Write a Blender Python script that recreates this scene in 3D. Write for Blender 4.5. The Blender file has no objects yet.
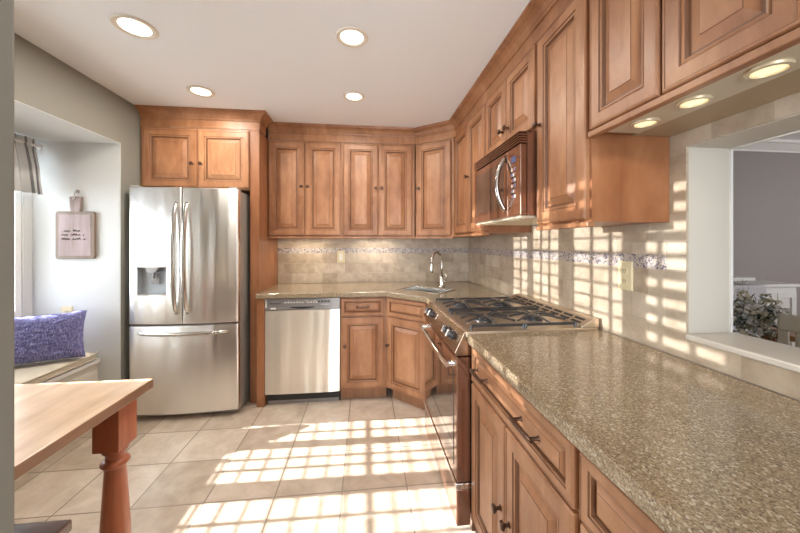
import bpy, bmesh, math, random
from mathutils import Vector, Matrix
random.seed(7)
SC = bpy.context.scene
COL = SC.collection
PI = math.pi
V3 = Vector

# ------------------------------------------------------------------ camera, world, lights, exposure
EYE = 1.3135
cam_d = bpy.data.cameras.new('camera'); cam = bpy.data.objects.new('camera', cam_d); COL.objects.link(cam)
cam.location = (0, 0, EYE); cam.rotation_euler = (PI/2, 0, -0.1104)
cam_d.sensor_width = 36; cam_d.lens = 316/800*36; cam_d.shift_y = -22.7/800
cam_d.clip_start = 0.02
SC.camera = cam
SC.view_settings.view_transform = 'Standard'
SC.view_settings.look = 'None'
SC.view_settings.gamma = 1
SC.view_settings.use_curve_mapping = False
SC.view_settings.exposure = 0.12

w = bpy.data.worlds.new('sky'); SC.world = w; w.use_nodes = True
bg = w.node_tree.nodes['Background']
bg.inputs[0].default_value = (0.86, 0.93, 1.0, 1); bg.inputs[1].default_value = 1.6

def aim(o, d):
    o.rotation_euler = V3(d).to_track_quat('-Z', 'Y').to_euler()

def sun(name, d, energy, color, angle):
    l = bpy.data.lights.new(name, 'SUN'); l.energy = energy; l.color = color; l.angle = math.radians(angle)
    o = bpy.data.objects.new(name, l); COL.objects.link(o); aim(o, d); o.location = (-6, 2, 5); return o

def area(name, loc, d, sx, sy, power, color):
    l = bpy.data.lights.new(name, 'AREA'); l.shape = 'RECTANGLE'; l.size = sx; l.size_y = sy
    l.energy = power; l.color = color
    o = bpy.data.objects.new(name, l); COL.objects.link(o); o.location = loc; aim(o, d); return o

sun('sun', (1, -0.026, -0.57), 26.0, (1.0, 0.96, 0.90), 0.5)
# added second sun, nearly level, makes the light patches on the right wall
sun('sun_added_level', (1, -0.05, -0.03), 5.5, (1.0, 0.95, 0.88), 0.3)
area('daylight_nook_window', (-2.62, 1.7, 1.36), (1, 0, 0.05), 1.45, 1.2, 75, (0.88, 0.94, 1.0))
area('rear_fill', (-0.2, -2.9, 1.35), (0, 1, 0.12), 2.4, 2.0, 125, (0.92, 0.96, 1.0))  # added fill light for the room, out of view behind the camera
area('daylight_dining_window', (5.8, 0.6, 1.5), (-1, 0.2, 0), 2.2, 1.6, 26, (1.0, 0.97, 0.93))

# ------------------------------------------------------------------ materials
def mat(name, color=(.5, .5, .5), rough=.5, metal=0.0, spec=.5, coat=0.0, emit=None, estr=0.0):
    m = bpy.data.materials.new(name); m.use_nodes = True
    b = m.node_tree.nodes['Principled BSDF']
    b.inputs['Base Color'].default_value = (*color, 1); b.inputs['Roughness'].default_value = rough
    b.inputs['Metallic'].default_value = metal; b.inputs['Specular IOR Level'].default_value = spec
    b.inputs['Coat Weight'].default_value = coat
    if emit:
        b.inputs['Emission Color'].default_value = (*emit, 1); b.inputs['Emission Strength'].default_value = estr
    return m

def nd(m, kind, **kw):
    n = m.node_tree.nodes.new(kind)
    for k, v in kw.items():
        if k.startswith('i_'):
            n.inputs[k[2:].replace('_', ' ')].default_value = v
        else:
            setattr(n, k, v)
    return n

def lk(m, a, b): m.node_tree.links.new(a, b)

def ramp(m, fac, stops):
    r = nd(m, 'ShaderNodeValToRGB')
    cr = r.color_ramp
    while len(cr.elements) < len(stops): cr.elements.new(0.5)
    for e, (p, c) in zip(cr.elements, stops):
        e.position = p; e.color = (*c, 1)
    lk(m, fac, r.inputs[0]); return r.outputs[0]

def coords(m, scale=(1, 1, 1), loc=(0, 0, 0), rot=(0, 0, 0)):
    t = nd(m, 'ShaderNodeTexCoord'); p = nd(m, 'ShaderNodeMapping')
    p.inputs['Scale'].default_value = scale; p.inputs['Location'].default_value = loc; p.inputs['Rotation'].default_value = rot
    lk(m, t.outputs['Object'], p.inputs[0]); return p.outputs[0]

def bsdf(m): return m.node_tree.nodes['Principled BSDF']

def bump(m, h, strength=.2, dist=.002):
    b = nd(m, 'ShaderNodeBump'); b.inputs['Strength'].default_value = strength; b.inputs['Distance'].default_value = dist
    lk(m, h, b.inputs['Height']); lk(m, b.outputs[0], bsdf(m).inputs['Normal'])

def wood(name, c1, c2, c3, rough=.38, scale=(14, 14, 1.6), coat=.10):
    m = mat(name, c2, rough, coat=coat)
    bsdf(m).inputs['Coat Roughness'].default_value = .25
    v = coords(m, scale)
    n = nd(m, 'ShaderNodeTexNoise', i_Scale=2.2, i_Detail=6.0, i_Roughness=.62, i_Distortion=.5); lk(m, v, n.inputs['Vector'])
    v2 = coords(m, (3, 3, 2))
    n2 = nd(m, 'ShaderNodeTexNoise', i_Scale=1.6, i_Detail=3.0); lk(m, v2, n2.inputs['Vector'])
    mx = nd(m, 'ShaderNodeMix'); mx.inputs[0].default_value = .45
    lk(m, n.outputs[0], mx.inputs[2]); lk(m, n2.outputs[0], mx.inputs[3])
    lk(m, ramp(m, mx.outputs[0], [(.35, c1), (.5, c2), (.65, c3)]), bsdf(m).inputs['Base Color'])
    bump(m, n.outputs[0], .06, .001)
    return m

M = {}
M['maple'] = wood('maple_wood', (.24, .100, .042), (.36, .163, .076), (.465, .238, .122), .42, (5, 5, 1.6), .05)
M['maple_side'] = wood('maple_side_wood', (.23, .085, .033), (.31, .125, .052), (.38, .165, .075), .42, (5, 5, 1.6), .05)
M['glaze'] = mat('dark_glaze', (.17, .07, .03), .42)
M['toe'] = wood('toe_kick_wood', (.25, .115, .052), (.34, .165, .08), (.41, .21, .11), .5)
M['cherry'] = wood('cherry_leg_wood', (.40, .115, .05), (.52, .17, .08), (.60, .22, .11), .3, (9, 9, 1.2))
M['butcher'] = wood('butcher_block_wood', (.55, .36, .21), (.68, .47, .30), (.78, .58, .40), .3, (9, 1.1, 9), .35)
M['butcher_edge'] = wood('table_edge_wood', (.22, .115, .065), (.31, .175, .105), (.38, .225, .14), .4, (9, 1.1, 9))
M['darkwood'] = wood('dark_bench_wood', (.08, .045, .035), (.13, .075, .06), (.19, .115, .09), .25, (2, 12, 12), .5)
M['diningwood'] = wood('dining_table_wood', (.30, .14, .06), (.40, .2, .09), (.48, .26, .12), .35, (2, 12, 12))
M['cream_underside'] = mat('cream_underside', (.62, .54, .42), .45)
M['ceiling'] = mat('ceiling_paint', (.87, .885, .90), .7)
M['paint'] = mat('greige_paint', (.235, .23, .20), .6)
M['paint_window_lit'] = mat('window_lit_greige_paint', (.64, .645, .63), .6)  # same wall paint, made paler to hold the window light
M['paint_opening'] = mat('cream_opening_paint', (.62, .58, .51), .55)
M['paint_dining'] = mat('dining_grey_paint', (.33, .29, .28), .6)
M['white'] = mat('white_trim_paint', (.80, .79, .77), .4)
M['shutter'] = mat('shutter_white', (.86, .86, .84), .35)
M['bronze'] = mat('oil_rubbed_bronze', (.11, .06, .04), .3, .8)
M['chrome'] = mat('chrome', (.82, .82, .82), .08, 1)
M['darkchrome'] = mat('dark_chrome', (.42, .38, .35), .15, 1)
M['nickel'] = mat('brushed_nickel', (.66, .64, .60), .22, 1)
M['iron'] = mat('cast_iron', (.045, .042, .044), .3)
M['almond'] = mat('almond_plastic', (.75, .65, .42), .35)
M['whiteplastic'] = mat('white_plastic', (.78, .76, .72), .35)
M['dark'] = mat('dark_gap', (.02, .018, .016), .6)
M['greyside'] = mat('fridge_side_grey', (.42, .40, .37), .4, .3)
M['dispenser'] = mat('dispenser_grey', (.44, .47, .50), .35, .2)
M['blackglass'] = mat('oven_black_glass', (.035, .022, .018), .04, 0, .9, 1.0)
M['brown_reflect'] = mat('wood_reflection_gloss', (.26, .125, .075), .07, .65, .9, .6)  # brown of the reflected wood cabinets put into the base colour
M['ctrlgrey'] = mat('control_panel_grey', (.30, .28, .27), .3, .5)
M['mark'] = mat('panel_marking', (.80, .78, .75), .5)
M['markdark'] = mat('panel_marking_dark', (.06, .055, .06), .5)
M['display'] = mat('display_blue', (.06, .08, .16), .2, emit=(.25, .4, .9), estr=.06)
M['lens'] = mat('lamp_lens', (.9, .85, .75), .4, emit=(1.0, .90, .74), estr=4.0)
M['pucklens'] = mat('puck_lamp_lens', (.9, .8, .5), .4, emit=(1.0, .86, .52), estr=.85)
M['cantrim'] = mat('can_trim_cream', (.78, .72, .62), .35)
M['tan_underside'] = mat('tan_underside', (.40, .30, .19), .45)
M['goldtrim'] = mat('cream_metal_trim', (.72, .62, .44), .3, .3)
M['signboard'] = wood('sign_wood', (.20, .14, .12), (.31, .225, .21), (.40, .30, .30), .5, (12, 12, 1.5), 0)
M['signedge'] = wood('sign_edge_wood', (.13, .085, .06), (.2, .14, .10), (.27, .19, .14), .5, (12, 12, 1.5), 0)
M['ink'] = mat('dark_ink', (.03, .025, .035), .6)
M['cushion'] = mat('cream_cushion_fabric', (.60, .53, .42), .85)
M['bluelamp'] = mat('blue_glass', (.05, .35, .75), .1)
M['vase'] = mat('vase_glass_green', (.25, .3, .28), .1)
M['leaf'] = mat('leaf_green', (.08, .13, .10), .6)
M['leafgrey'] = mat('leaf_grey_green', (.30, .35, .35), .6)
M['petal'] = mat('petal_cream', (.72, .66, .52), .6)
M['petalwhite'] = mat('petal_white', (.78, .76, .72), .6)
M['creamchair'] = mat('cream_chair_paint', (.50, .45, .35), .5)
M['whitefab'] = mat('white_upholstery', (.72, .71, .75), .8)
M['stone'] = mat('stone_sill', (.66, .61, .54), .3)

def stainless(name, col, rough, wav=.0):
    m = mat(name, col, rough, 1.0)
    b = bsdf(m); b.inputs['Anisotropic'].default_value = .85; b.inputs['Anisotropic Rotation'].default_value = ANISO
    t = nd(m, 'ShaderNodeTangent', direction_type='RADIAL', axis='Z'); lk(m, t.outputs[0], b.inputs['Tangent'])
    if wav:
        v = coords(m, (3.2, .2, .22))
        n = nd(m, 'ShaderNodeTexNoise', i_Scale=2.2, i_Detail=1.0); lk(m, v, n.inputs['Vector'])
        bump(m, n.outputs[0], wav, .02)
    return m
ANISO = 0.25
M['steel'] = stainless('brushed_stainless', (.95, .94, .92), .28, 1.0)
M['steel_dw'] = stainless('brushed_stainless_front', (.93, .89, .82), .38, 1.0)
M['steel_panel'] = mat('bronze_steel', (.42, .31, .22), .22, 1.0)
M['steel_warm'] = mat('warm_stainless', (.78, .67, .54), .34, 1.0)

def granite(name):
    m = mat(name, (.5, .42, .3), .14, spec=.45, coat=.12)
    bsdf(m).inputs['Coat Roughness'].default_value = .06
    v = coords(m)
    n1 = nd(m, 'ShaderNodeTexNoise', i_Scale=230.0, i_Detail=4.0, i_Roughness=.7); lk(m, v, n1.inputs['Vector'])
    n3 = nd(m, 'ShaderNodeTexVoronoi', i_Scale=330.0); lk(m, v, n3.inputs['Vector'])
    n4 = nd(m, 'ShaderNodeTexVoronoi', i_Scale=230.0); lk(m, v, n4.inputs['Vector'])
    base = ramp(m, n1.outputs[0], [(.28, (.11, .075, .042)), (.44, (.255, .19, .115)), (.56, (.34, .26, .165)), (.72, (.52, .43, .31))])
    sep = nd(m, 'ShaderNodeSeparateColor'); lk(m, n3.outputs['Color'], sep.inputs[0])
    lt = nd(m, 'ShaderNodeMath', operation='LESS_THAN'); lk(m, sep.outputs[0], lt.inputs[0]); lt.inputs[1].default_value = .17
    mx = nd(m, 'ShaderNodeMix', data_type='RGBA'); lk(m, lt.outputs[0], mx.inputs[0]); lk(m, base, mx.inputs[6]); mx.inputs[7].default_value = (.17, .12, .08, 1)
    sep2 = nd(m, 'ShaderNodeSeparateColor'); lk(m, n4.outputs['Color'], sep2.inputs[0])
    gt = nd(m, 'ShaderNodeMath', operation='GREATER_THAN'); lk(m, sep2.outputs[1], gt.inputs[0]); gt.inputs[1].default_value = .91
    mx2 = nd(m, 'ShaderNodeMix', data_type='RGBA'); lk(m, gt.outputs[0], mx2.inputs[0]); lk(m, mx.outputs[2], mx2.inputs[6]); mx2.inputs[7].default_value = (.47, .40, .30, 1)
    lk(m, mx2.outputs[2], bsdf(m).inputs['Base Color'])
    return m
M['granite'] = granite('speckled_quartz')

def tiles(name, w_, h_, off, shift, c_lo, c_mid, c_hi, grout, mortar, rough, axes='XY', nscale=5.0, coat=0.0):
    m = mat(name, c_mid, rough, coat=coat)
    t = nd(m, 'ShaderNodeTexCoord'); s = nd(m, 'ShaderNodeSeparateXYZ'); c = nd(m, 'ShaderNodeCombineXYZ')
    lk(m, t.outputs['Object'], s.inputs[0])
    lk(m, s.outputs['XYZ'.index(axes[0])], c.inputs[0]); lk(m, s.outputs['XYZ'.index(axes[1])], c.inputs[1])
    p = nd(m, 'ShaderNodeMapping'); p.inputs['Location'].default_value = (*shift, 0); lk(m, c.outputs[0], p.inputs[0])
    b = nd(m, 'ShaderNodeTexBrick', offset=off, offset_frequency=2, squash=1.0)
    b.inputs['Scale'].default_value = 1; b.inputs['Brick Width'].default_value = w_; b.inputs['Row Height'].default_value = h_
    b.inputs['Mortar Size'].default_value = mortar; b.inputs['Mortar Smooth'].default_value = .1; b.inputs['Bias'].default_value = 0
    b.inputs['Color1'].default_value = (0, 0, 0, 1); b.inputs['Color2'].default_value = (1, 1, 1, 1); b.inputs['Mortar'].default_value = (.5, .5, .5, 1)
    lk(m, p.outputs[0], b.inputs['Vector'])
    n = nd(m, 'ShaderNodeTexNoise', i_Scale=nscale, i_Detail=7.0, i_Roughness=.62, i_Distortion=.4); lk(m, p.outputs[0], n.inputs['Vector'])
    mx = nd(m, 'ShaderNodeMix'); mx.inputs[0].default_value = .24; lk(m, n.outputs[0], mx.inputs[2])
    sp = nd(m, 'ShaderNodeSeparateColor'); lk(m, b.outputs['Color'], sp.inputs[0]); lk(m, sp.outputs[0], mx.inputs[3])
    col = ramp(m, mx.outputs[0], [(.30, c_lo), (.5, c_mid), (.70, c_hi)])
    m2 = nd(m, 'ShaderNodeMix', data_type='RGBA'); lk(m, b.outputs['Fac'], m2.inputs[0]); lk(m, col, m2.inputs[6]); m2.inputs[7].default_value = (*grout, 1)
    lk(m, m2.outputs[2], bsdf(m).inputs['Base Color'])
    inv = nd(m, 'ShaderNodeMath', operation='SUBTRACT'); inv.inputs[0].default_value = 1; lk(m, b.outputs['Fac'], inv.inputs[1])
    bump(m, inv.outputs[0], .5, .0015)
    return m
M['floor'] = tiles('beige_floor_tile', .3458, .333, 0.0, (.466, -1.70), (.40, .315, .24), (.53, .43, .34), (.66, .56, .46), (.27, .22, .18), .0035, .24, 'XY', 6.5, .15)
M['dining_floor'] = wood('dining_floor_wood', (.3, .16, .08), (.4, .22, .11), (.5, .3, .16), .35, (1.5, 12, 12))
SPL = ((.36, .275, .195), (.49, .40, .30), (.62, .53, .42), (.47, .39, .30))
M['splash_back'] = tiles('travertine_back', .152, .1015, .5, (.05, -.914), *SPL, .0025, .38, 'XZ', 11.0)
M['splash_right'] = tiles('travertine_right', .152, .1015, .5, (.02, -.914), *SPL, .0025, .38, 'YZ', 11.0)

def border(name, axes):
    m = mat(name, (.7, .66, .6), .35)
    t = nd(m, 'ShaderNodeTexCoord'); s = nd(m, 'ShaderNodeSeparateXYZ'); c = nd(m, 'ShaderNodeCombineXYZ')
    lk(m, t.outputs['Object'], s.inputs[0])
    lk(m, s.outputs['XYZ'.index(axes[0])], c.inputs[0]); lk(m, s.outputs[2], c.inputs[1])
    n = nd(m, 'ShaderNodeTexNoise', i_Scale=62.0, i_Detail=2.0, i_Distortion=1.8); lk(m, c.outputs[0], n.inputs['Vector'])
    col = ramp(m, n.outputs[0], [(.40, (.14, .12, .15)), (.45, (.27, .23, .25)), (.51, (.56, .50, .45)), (.60, (.60, .54, .48)), (.66, (.33, .24, .17))])
    lk(m, col, bsdf(m).inputs['Base Color'])
    return m
M['border_x'] = border('scroll_border_back', 'XZ'); M['border_y'] = border('scroll_border_right', 'YZ')

def glass(name, tint=(.96, .98, 1.0)):
    m = bpy.data.materials.new(name); m.use_nodes = True
    nt = m.node_tree; nt.nodes.clear()
    out = nd(m, 'ShaderNodeOutputMaterial'); tr = nd(m, 'ShaderNodeBsdfTransparent'); gl = nd(m, 'ShaderNodeBsdfGlossy'); mx = nd(m, 'ShaderNodeMixShader')
    tr.inputs[0].default_value = (*tint, 1); gl.inputs['Roughness'].default_value = .02
    f = nd(m, 'ShaderNodeFresnel'); f.inputs[0].default_value = 1.3
    lk(m, f.outputs[0], mx.inputs[0]); lk(m, tr.outputs[0], mx.inputs[1]); lk(m, gl.outputs[0], mx.inputs[2]); lk(m, mx.outputs[0], out.inputs[0])
    return m
M['glass'] = glass('window_glass')

def fur(name):
    m = mat(name, (.2, .2, .5), .9)
    v = coords(m, (1, 1, .35))
    n = nd(m, 'ShaderNodeTexNoise', i_Scale=150.0, i_Detail=4.0, i_Distortion=.8); lk(m, v, n.inputs['Vector'])
    lk(m, ramp(m, n.outputs[0], [(.32, (.10, .11, .28)), (.5, (.19, .19, .43)), (.68, (.38, .37, .62))]), bsdf(m).inputs['Base Color'])
    bump(m, n.outputs[0], .8, .01); return m
M['fur'] = fur('blue_violet_plush')

def stripe(name):
    m = mat(name, (.7, .7, .7), .8)
    t = nd(m, 'ShaderNodeTexCoord'); s = nd(m, 'ShaderNodeSeparateXYZ'); lk(m, t.outputs['UV'], s.inputs[0])
    a = nd(m, 'ShaderNodeMath', operation='MULTIPLY'); lk(m, s.outputs[0], a.inputs[0]); a.inputs[1].default_value = 24
    fr = nd(m, 'ShaderNodeMath', operation='FRACT'); lk(m, a.outputs[0], fr.inputs[0])
    lk(m, ramp(m, fr.outputs[0], [(.0, (.66, .67, .67)), (.66, (.66, .67, .67)), (.70, (.20, .21, .22)), (.84, (.22, .23, .24)), (.88, (.66, .67, .67))]), bsdf(m).inputs['Base Color'])
    return m
M['valance'] = stripe('striped_valance_fabric')

# ------------------------------------------------------------------ mesh builder
class MB:
    def __init__(s, T=None): s.v = []; s.f = []; s.m = []; s.T = T; s.uv = None
    def add(s, vs, fs, m=0):
        o = len(s.v); T = s.T
        s.v += [T(*p) if T else V3(p) for p in vs]
        s.f += [[i+o for i in f] for f in fs]; s.m += [m]*len(fs)
    def box(s, x0, x1, y0, y1, z0, z1, m=0):
        s.add([(x, y, z) for x in (x0, x1) for y in (y0, y1) for z in (z0, z1)],
              [(0, 1, 3, 2), (4, 6, 7, 5), (0, 4, 5, 1), (2, 3, 7, 6), (0, 2, 6, 4), (1, 5, 7, 3)], m)
    def prism(s, poly, z0, z1, m=0):
        n = len(poly)
        s.add([(x, y, z) for z in (z0, z1) for x, y in poly],
              [tuple(range(n))[::-1], tuple(range(n, 2*n))] + [(i, (i+1) % n, n+(i+1) % n, n+i) for i in range(n)], m)
    def extrude(s, prof, axis, a0, a1, m=0):
        # prof: closed 2D list of the other two coordinates
        def P(p, a): return (a, *p) if axis == 'x' else ((p[0], a, p[1]) if axis == 'y' else (*p, a))
        n = len(prof)
        s.add([P(p, a) for a in (a0, a1) for p in prof],
              [tuple(range(n))[::-1], tuple(range(n, 2*n))] + [(i, (i+1) % n, n+(i+1) % n, n+i) for i in range(n)], m)
    def lathe(s, prof, c, axis=(0, 0, 1), seg=20, m=0):
        ax = V3(axis).normalized(); u = ax.orthogonal().normalized(); v = ax.cross(u); c = V3(c)
        vs = []; fs = []
        for r, h in prof:
            for k in range(seg):
                a = 2*PI*k/seg; vs.append(tuple(c + ax*h + (u*math.cos(a)+v*math.sin(a))*max(r, 1e-5)))
        for i in range(len(prof)-1):
            for k in range(seg):
                fs.append((i*seg+k, i*seg+(k+1) % seg, (i+1)*seg+(k+1) % seg, (i+1)*seg+k))
        fs.append(tuple(range(seg))[::-1]); o = (len(prof)-1)*seg; fs.append(tuple(range(o, o+seg)))
        s.add(vs, fs, m)
    def tube(s, pts, r, seg=10, m=0):
        pts = [V3(p) for p in pts]; rs = r if isinstance(r, (list, tuple)) else [r]*len(pts)
        vs = []; fs = []; up = None
        for i, p in enumerate(pts):
            t = (pts[min(i+1, len(pts)-1)] - pts[max(i-1, 0)]).normalized()
            if up is None: up = t.orthogonal().normalized()
            up = (up - t*up.dot(t)).normalized(); b = t.cross(up)
            for k in range(seg):
                a = 2*PI*k/seg; vs.append(tuple(p + (up*math.cos(a)+b*math.sin(a))*rs[i]))
        for i in range(len(pts)-1):
            for k in range(seg):
                fs.append((i*seg+k, i*seg+(k+1) % seg, (i+1)*seg+(k+1) % seg, (i+1)*seg+k))
        fs.append(tuple(range(seg))[::-1]); o = (len(pts)-1)*seg; fs.append(tuple(range(o, o+seg)))
        s.add(vs, fs, m)
    def rings(s, w, h, prof, cm=0):
        """nested rectangles in local (a,b,c); prof rows (inset, height, material of the band leading here)"""
        vs = []; fs = []; ms = []
        for i, h_, _ in prof: vs += [(i, i, h_), (w-i, i, h_), (w-i, h-i, h_), (i, h-i, h_)]
        o0 = len(s.v)
        for k in range(len(prof)-1):
            for j in range(4):
                fs.append((4*k+j, 4*k+(j+1) % 4, 4*k+4+(j+1) % 4, 4*k+4+j)); ms.append(prof[k+1][2])
        fs.append((3, 2, 1, 0)); ms.append(0)
        o = 4*(len(prof)-1); fs.append((o, o+1, o+2, o+3)); ms.append(cm)
        s.add(vs, fs, 0); s.m[-len(fs):] = ms
    def build(s, name, mats, parent=None, smooth=False, bevel=0.0, seg=2):
        if not isinstance(mats, (list, tuple)): mats = [mats]
        off = V3((0, 0, 0))
        p = parent
        while p is not None: off += p.location; p = p.parent
        me = bpy.data.meshes.new(name)
        me.from_pydata([tuple(q-off) for q in s.v], [], s.f)
        for q in mats: me.materials.append(q)
        me.polygons.foreach_set('material_index', s.m)
        bm = bmesh.new(); bm.from_mesh(me); bmesh.ops.recalc_face_normals(bm, faces=bm.faces)
        if s.uv:
            lay = bm.loops.layers.uv.new('uv'); bm.verts.ensure_lookup_table()
            for f in bm.faces:
                for l in f.loops: l[lay].uv = s.uv[l.vert.index]
        bm.to_mesh(me); bm.free()
        o = bpy.data.objects.new(name, me); COL.objects.link(o)
        if parent is not None: o.parent = parent
        if bevel:
            b = o.modifiers.new('bevel', 'BEVEL'); b.width = bevel; b.segments = seg; b.limit_method = 'ANGLE'; b.angle_limit = math.radians(40)
        if smooth:
            for q in me.polygons: q.use_smooth = True
            if smooth != 'full':
                me.set_sharp_from_angle(angle=math.radians(38))
        return o

def frame(o, u, v, n):
    o, u, v, n = V3(o), V3(u), V3(v), V3(n)
    return lambda a, b, c: o + u*a + v*b + n*c

def tag(o, label, cat, group=None, kind=None):
    o['label'] = label; o['category'] = cat
    if group: o['group'] = group
    if kind: o['kind'] = kind
    return o

def thing(name, label, cat, loc, group=None, kind=None):
    o = bpy.data.objects.new(name, None); COL.objects.link(o); o.location = loc; o.empty_display_size = .05
    return tag(o, label, cat, group, kind)

def struct(name, mb, mats, label=None, cat=None, parent=None, **kw):
    o = mb.build(name, mats, parent, **kw)
    if parent is None:
        o['kind'] = 'structure'
        o['label'] = label or name.replace('_', ' '); o['category'] = cat or name.split('_')[0]
    return o

# ------------------------------------------------------------------ room shell
D, R, L, ZC = 3.275, 1.10, -1.776, 2.39
NY0, NY1, NX, NZ = .82, 2.525, -2.35, 2.05       # window nook
OY0, OY1, OZ0, OZ1 = -.62, .974, 1.004, 1.647     # pass-through opening

b = MB(); b.box(-2.6, 1.19, -3.1, 3.45, -.06, 0)
struct('floor', b, M['floor'], 'beige square ceramic tile kitchen floor with thin dark grout', 'floor')
b = MB(); b.box(1.19, 6.2, -3.1, 3.45, -.06, 0)
struct('floor_dining', b, M['dining_floor'], 'brown wooden floor of the room beyond the opening', 'floor')
b = MB(); b.box(-2.6, 6.2, -3.1, 3.45, ZC, ZC+.06)
struct('ceiling', b, M['ceiling'], 'smooth off white kitchen ceiling with recessed lights', 'ceiling')
b = MB(); b.box(-2.6, 1.275, D+.01, 3.45, 0, ZC)
struct('wall_back', b, M['paint'], 'grey beige wall behind the back cabinets', 'wall')
b = MB()
b.box(-2.6, L, NY1, D+.01, 0, ZC); b.box(-2.6, L, -3.1, NY0, 0, ZC); b.box(-2.6, L, NY0, NY1, NZ, ZC)
struct('wall_left', b, M['paint'], 'grey beige painted wall around the window nook', 'wall')
b = MB(); e = .004
b.box(NX, L-.002, NY1-e, NY1, 0, NZ); b.box(NX, L-.002, NY0, NY0+e, 0, NZ); b.box(NX, L-.002, NY0+e, NY1-e, NZ-e, NZ)
struct('wall_nook', b, M['paint_window_lit'], 'side walls and soffit inside the nook, paled for the window light', 'wall')
WY0, WY1, WZ0, WZ1 = .98, 2.46, .805, 2.0
b = MB()
b.box(-2.5, NX, NY0, NY1, 0, WZ0); b.box(-2.5, NX, NY0, NY1, WZ1, NZ); b.box(-2.5, NX, NY0, WY0, WZ0, WZ1); b.box(-2.5, NX, WY1, NY1, WZ0, WZ1)
struct('wall_window', b, M['paint_window_lit'], 'wall holding the shuttered nook window, paled for the window light', 'wall')
b = MB()
b.box(R+.01, R+.175, OY1, D+.01, 0, ZC); b.box(R+.01, R+.175, -3.1, OY1, 0, OZ0-.02)
b.box(R+.01, R+.175, -3.1, OY1, OZ1, ZC); b.box(R+.01, R+.175, -3.1, OY0, OZ0-.02, OZ1)
struct('wall_right', b, M['paint_opening'], 'cream wall with a wide pass through opening over the counter', 'wall')
b = MB(); b.box(L, -.3495, .20, .36, 0, ZC)
struct('wall_front', b, M['paint'], 'grey wall end at the left edge of the view', 'wall', bevel=.004)
# room behind the viewer with a wide window
b = MB()
b.box(-2.6, -1.5, -3.1, -3.0, 0, ZC); b.box(1.0, 1.275, -3.1, -3.0, 0, ZC); b.box(-1.5, 1.0, -3.1, -3.0, 2.2, ZC); b.box(-1.5, 1.0, -3.1, -3.0, 0, .35)
struct('wall_rear', b, M['paint'], 'wall with wide window in the room behind', 'wall')
w2 = thing('window_2', 'wide white framed window in the rear wall', 'window', (-.25, -3.05, .35), kind='structure')
b = MB()
for x in (-1.5, -.69, .12, .94): b.box(x, x+.06, -3.08, -3.02, .35, 2.2)
for z in (.35, 1.2, 2.14): b.box(-1.5, 1.0, -3.08, -3.02, z, z+.06)
b.build('window_frame', M['white'], w2)
b = MB(); b.box(-1.5, 1.0, -3.055, -3.05, .35, 2.2); b.build('window_pane', M['glass'], w2)
# dining room shell
b = MB(); b.box(R+.175, 6.2, 2.9, 3.45, 0, ZC)
struct('wall_dining', b, M['paint_dining'], 'mauve grey wall of the dining room beyond the opening', 'wall')
b = MB(); b.box(6.1, 6.2, -3.1, 2.9, 0, .5); b.box(6.1, 6.2, -3.1, 2.9, 2.3, ZC); b.box(6.1, 6.2, 1.8, 2.9, .5, 2.3); b.box(6.1, 6.2, -3.1, -.6, .5, 2.3)
struct('wall_dining_side', b, M['paint_dining'], 'grey side wall of the dining room', 'wall')
b = MB(); b.box(1.275, 6.2, -3.1, -3.0, 0, ZC)
struct('wall_dining_rear', b, M['paint_dining'], 'grey rear wall of the dining room', 'wall')
b = MB()
b.extrude([(2.9, 2.285), (2.885, 2.285), (2.88, 2.30), (2.83, 2.355), (2.81, 2.365), (2.80, 2.39), (2.9, 2.39)], 'x', R+.175, 6.1)
struct('trim_1', b, M['white'], 'white crown moulding along the dining room wall', 'trim')
# stone sill and corner beads of the pass-through
b = MB(); b.box(R-.004, R+.19, OY0, OY1, OZ0-.02, OZ0)
struct('trim_2', b, M['stone'], 'pale stone sill of the pass through opening', 'sill', bevel=.004)
b = MB(); b.box(R+.170, R+.180, OY1-.004, OY1+.01, OZ0, OZ1); b.box(R+.170, R+.180, OY0, OY1, OZ1-.004, OZ1+.01)
struct('trim_3', b, M['white'], 'thin white edge bead around the far side of the opening', 'trim')
# backsplash
BZ0, BZ1 = 1.218, 1.272
b = MB()
b.box(-.866, R, D, D+.01, .914, BZ0); b.box(-.866, R, D, D+.01, BZ1, 1.40); b.box(-.866, R, D-.001, D+.01, BZ0, BZ1, 1)
struct('trim_4', b, [M['splash_back'], M['border_x']], 'tumbled beige stone backsplash on the back wall', 'backsplash')
b = MB()
for z0, z1, m in ((.914, BZ0, 0), (BZ1, 1.71, 0)): b.box(R, R+.01, OY1, D, z0, z1, m)
b.box(R-.001, R+.01, 1.045, D, BZ0, BZ1, 1); b.box(R, R+.01, OY1, 1.045, BZ0, BZ1, 0)
b.box(R, R+.01, OY0, OY1, .914, OZ0-.02); b.box(R, R+.01, OY0, OY1, OZ1+.002, 1.71)
struct('trim_5', b, [M['splash_right'], M['border_y']], 'tumbled beige stone backsplash on the right wall', 'backsplash')

# ------------------------------------------------------------------ nook window and shutters
win = thing('window_1', 'white nook window with narrow muntins behind shutters', 'window', (-2.45, 1.72, WZ0), kind='structure')
b = MB()
b.box(-2.50, -2.43, WY0, WY0+.03, WZ0, WZ1); b.box(-2.50, -2.43, WY1-.03, WY1, WZ0, WZ1); b.box(-2.50, -2.43, WY0, WY1, WZ0, WZ0+.03); b.box(-2.50, -2.43, WY0, WY1, WZ1-.03, WZ1)
b.build('window_frame', M['white'], win)
b = MB()
for y in (1.13, 1.25, 1.37, 1.49, 1.61, 1.965, 2.055, 2.315): b.box(-2.478, -2.462, y-.012, y+.012, WZ0+.03, WZ1-.03)
b.build('muntin', M['white'], win)
b = MB(); b.box(-2.472, -2.468, WY0+.03, WY1-.03, WZ0+.03, WZ1-.03); b.build('window_pane', M['glass'], win)

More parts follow.
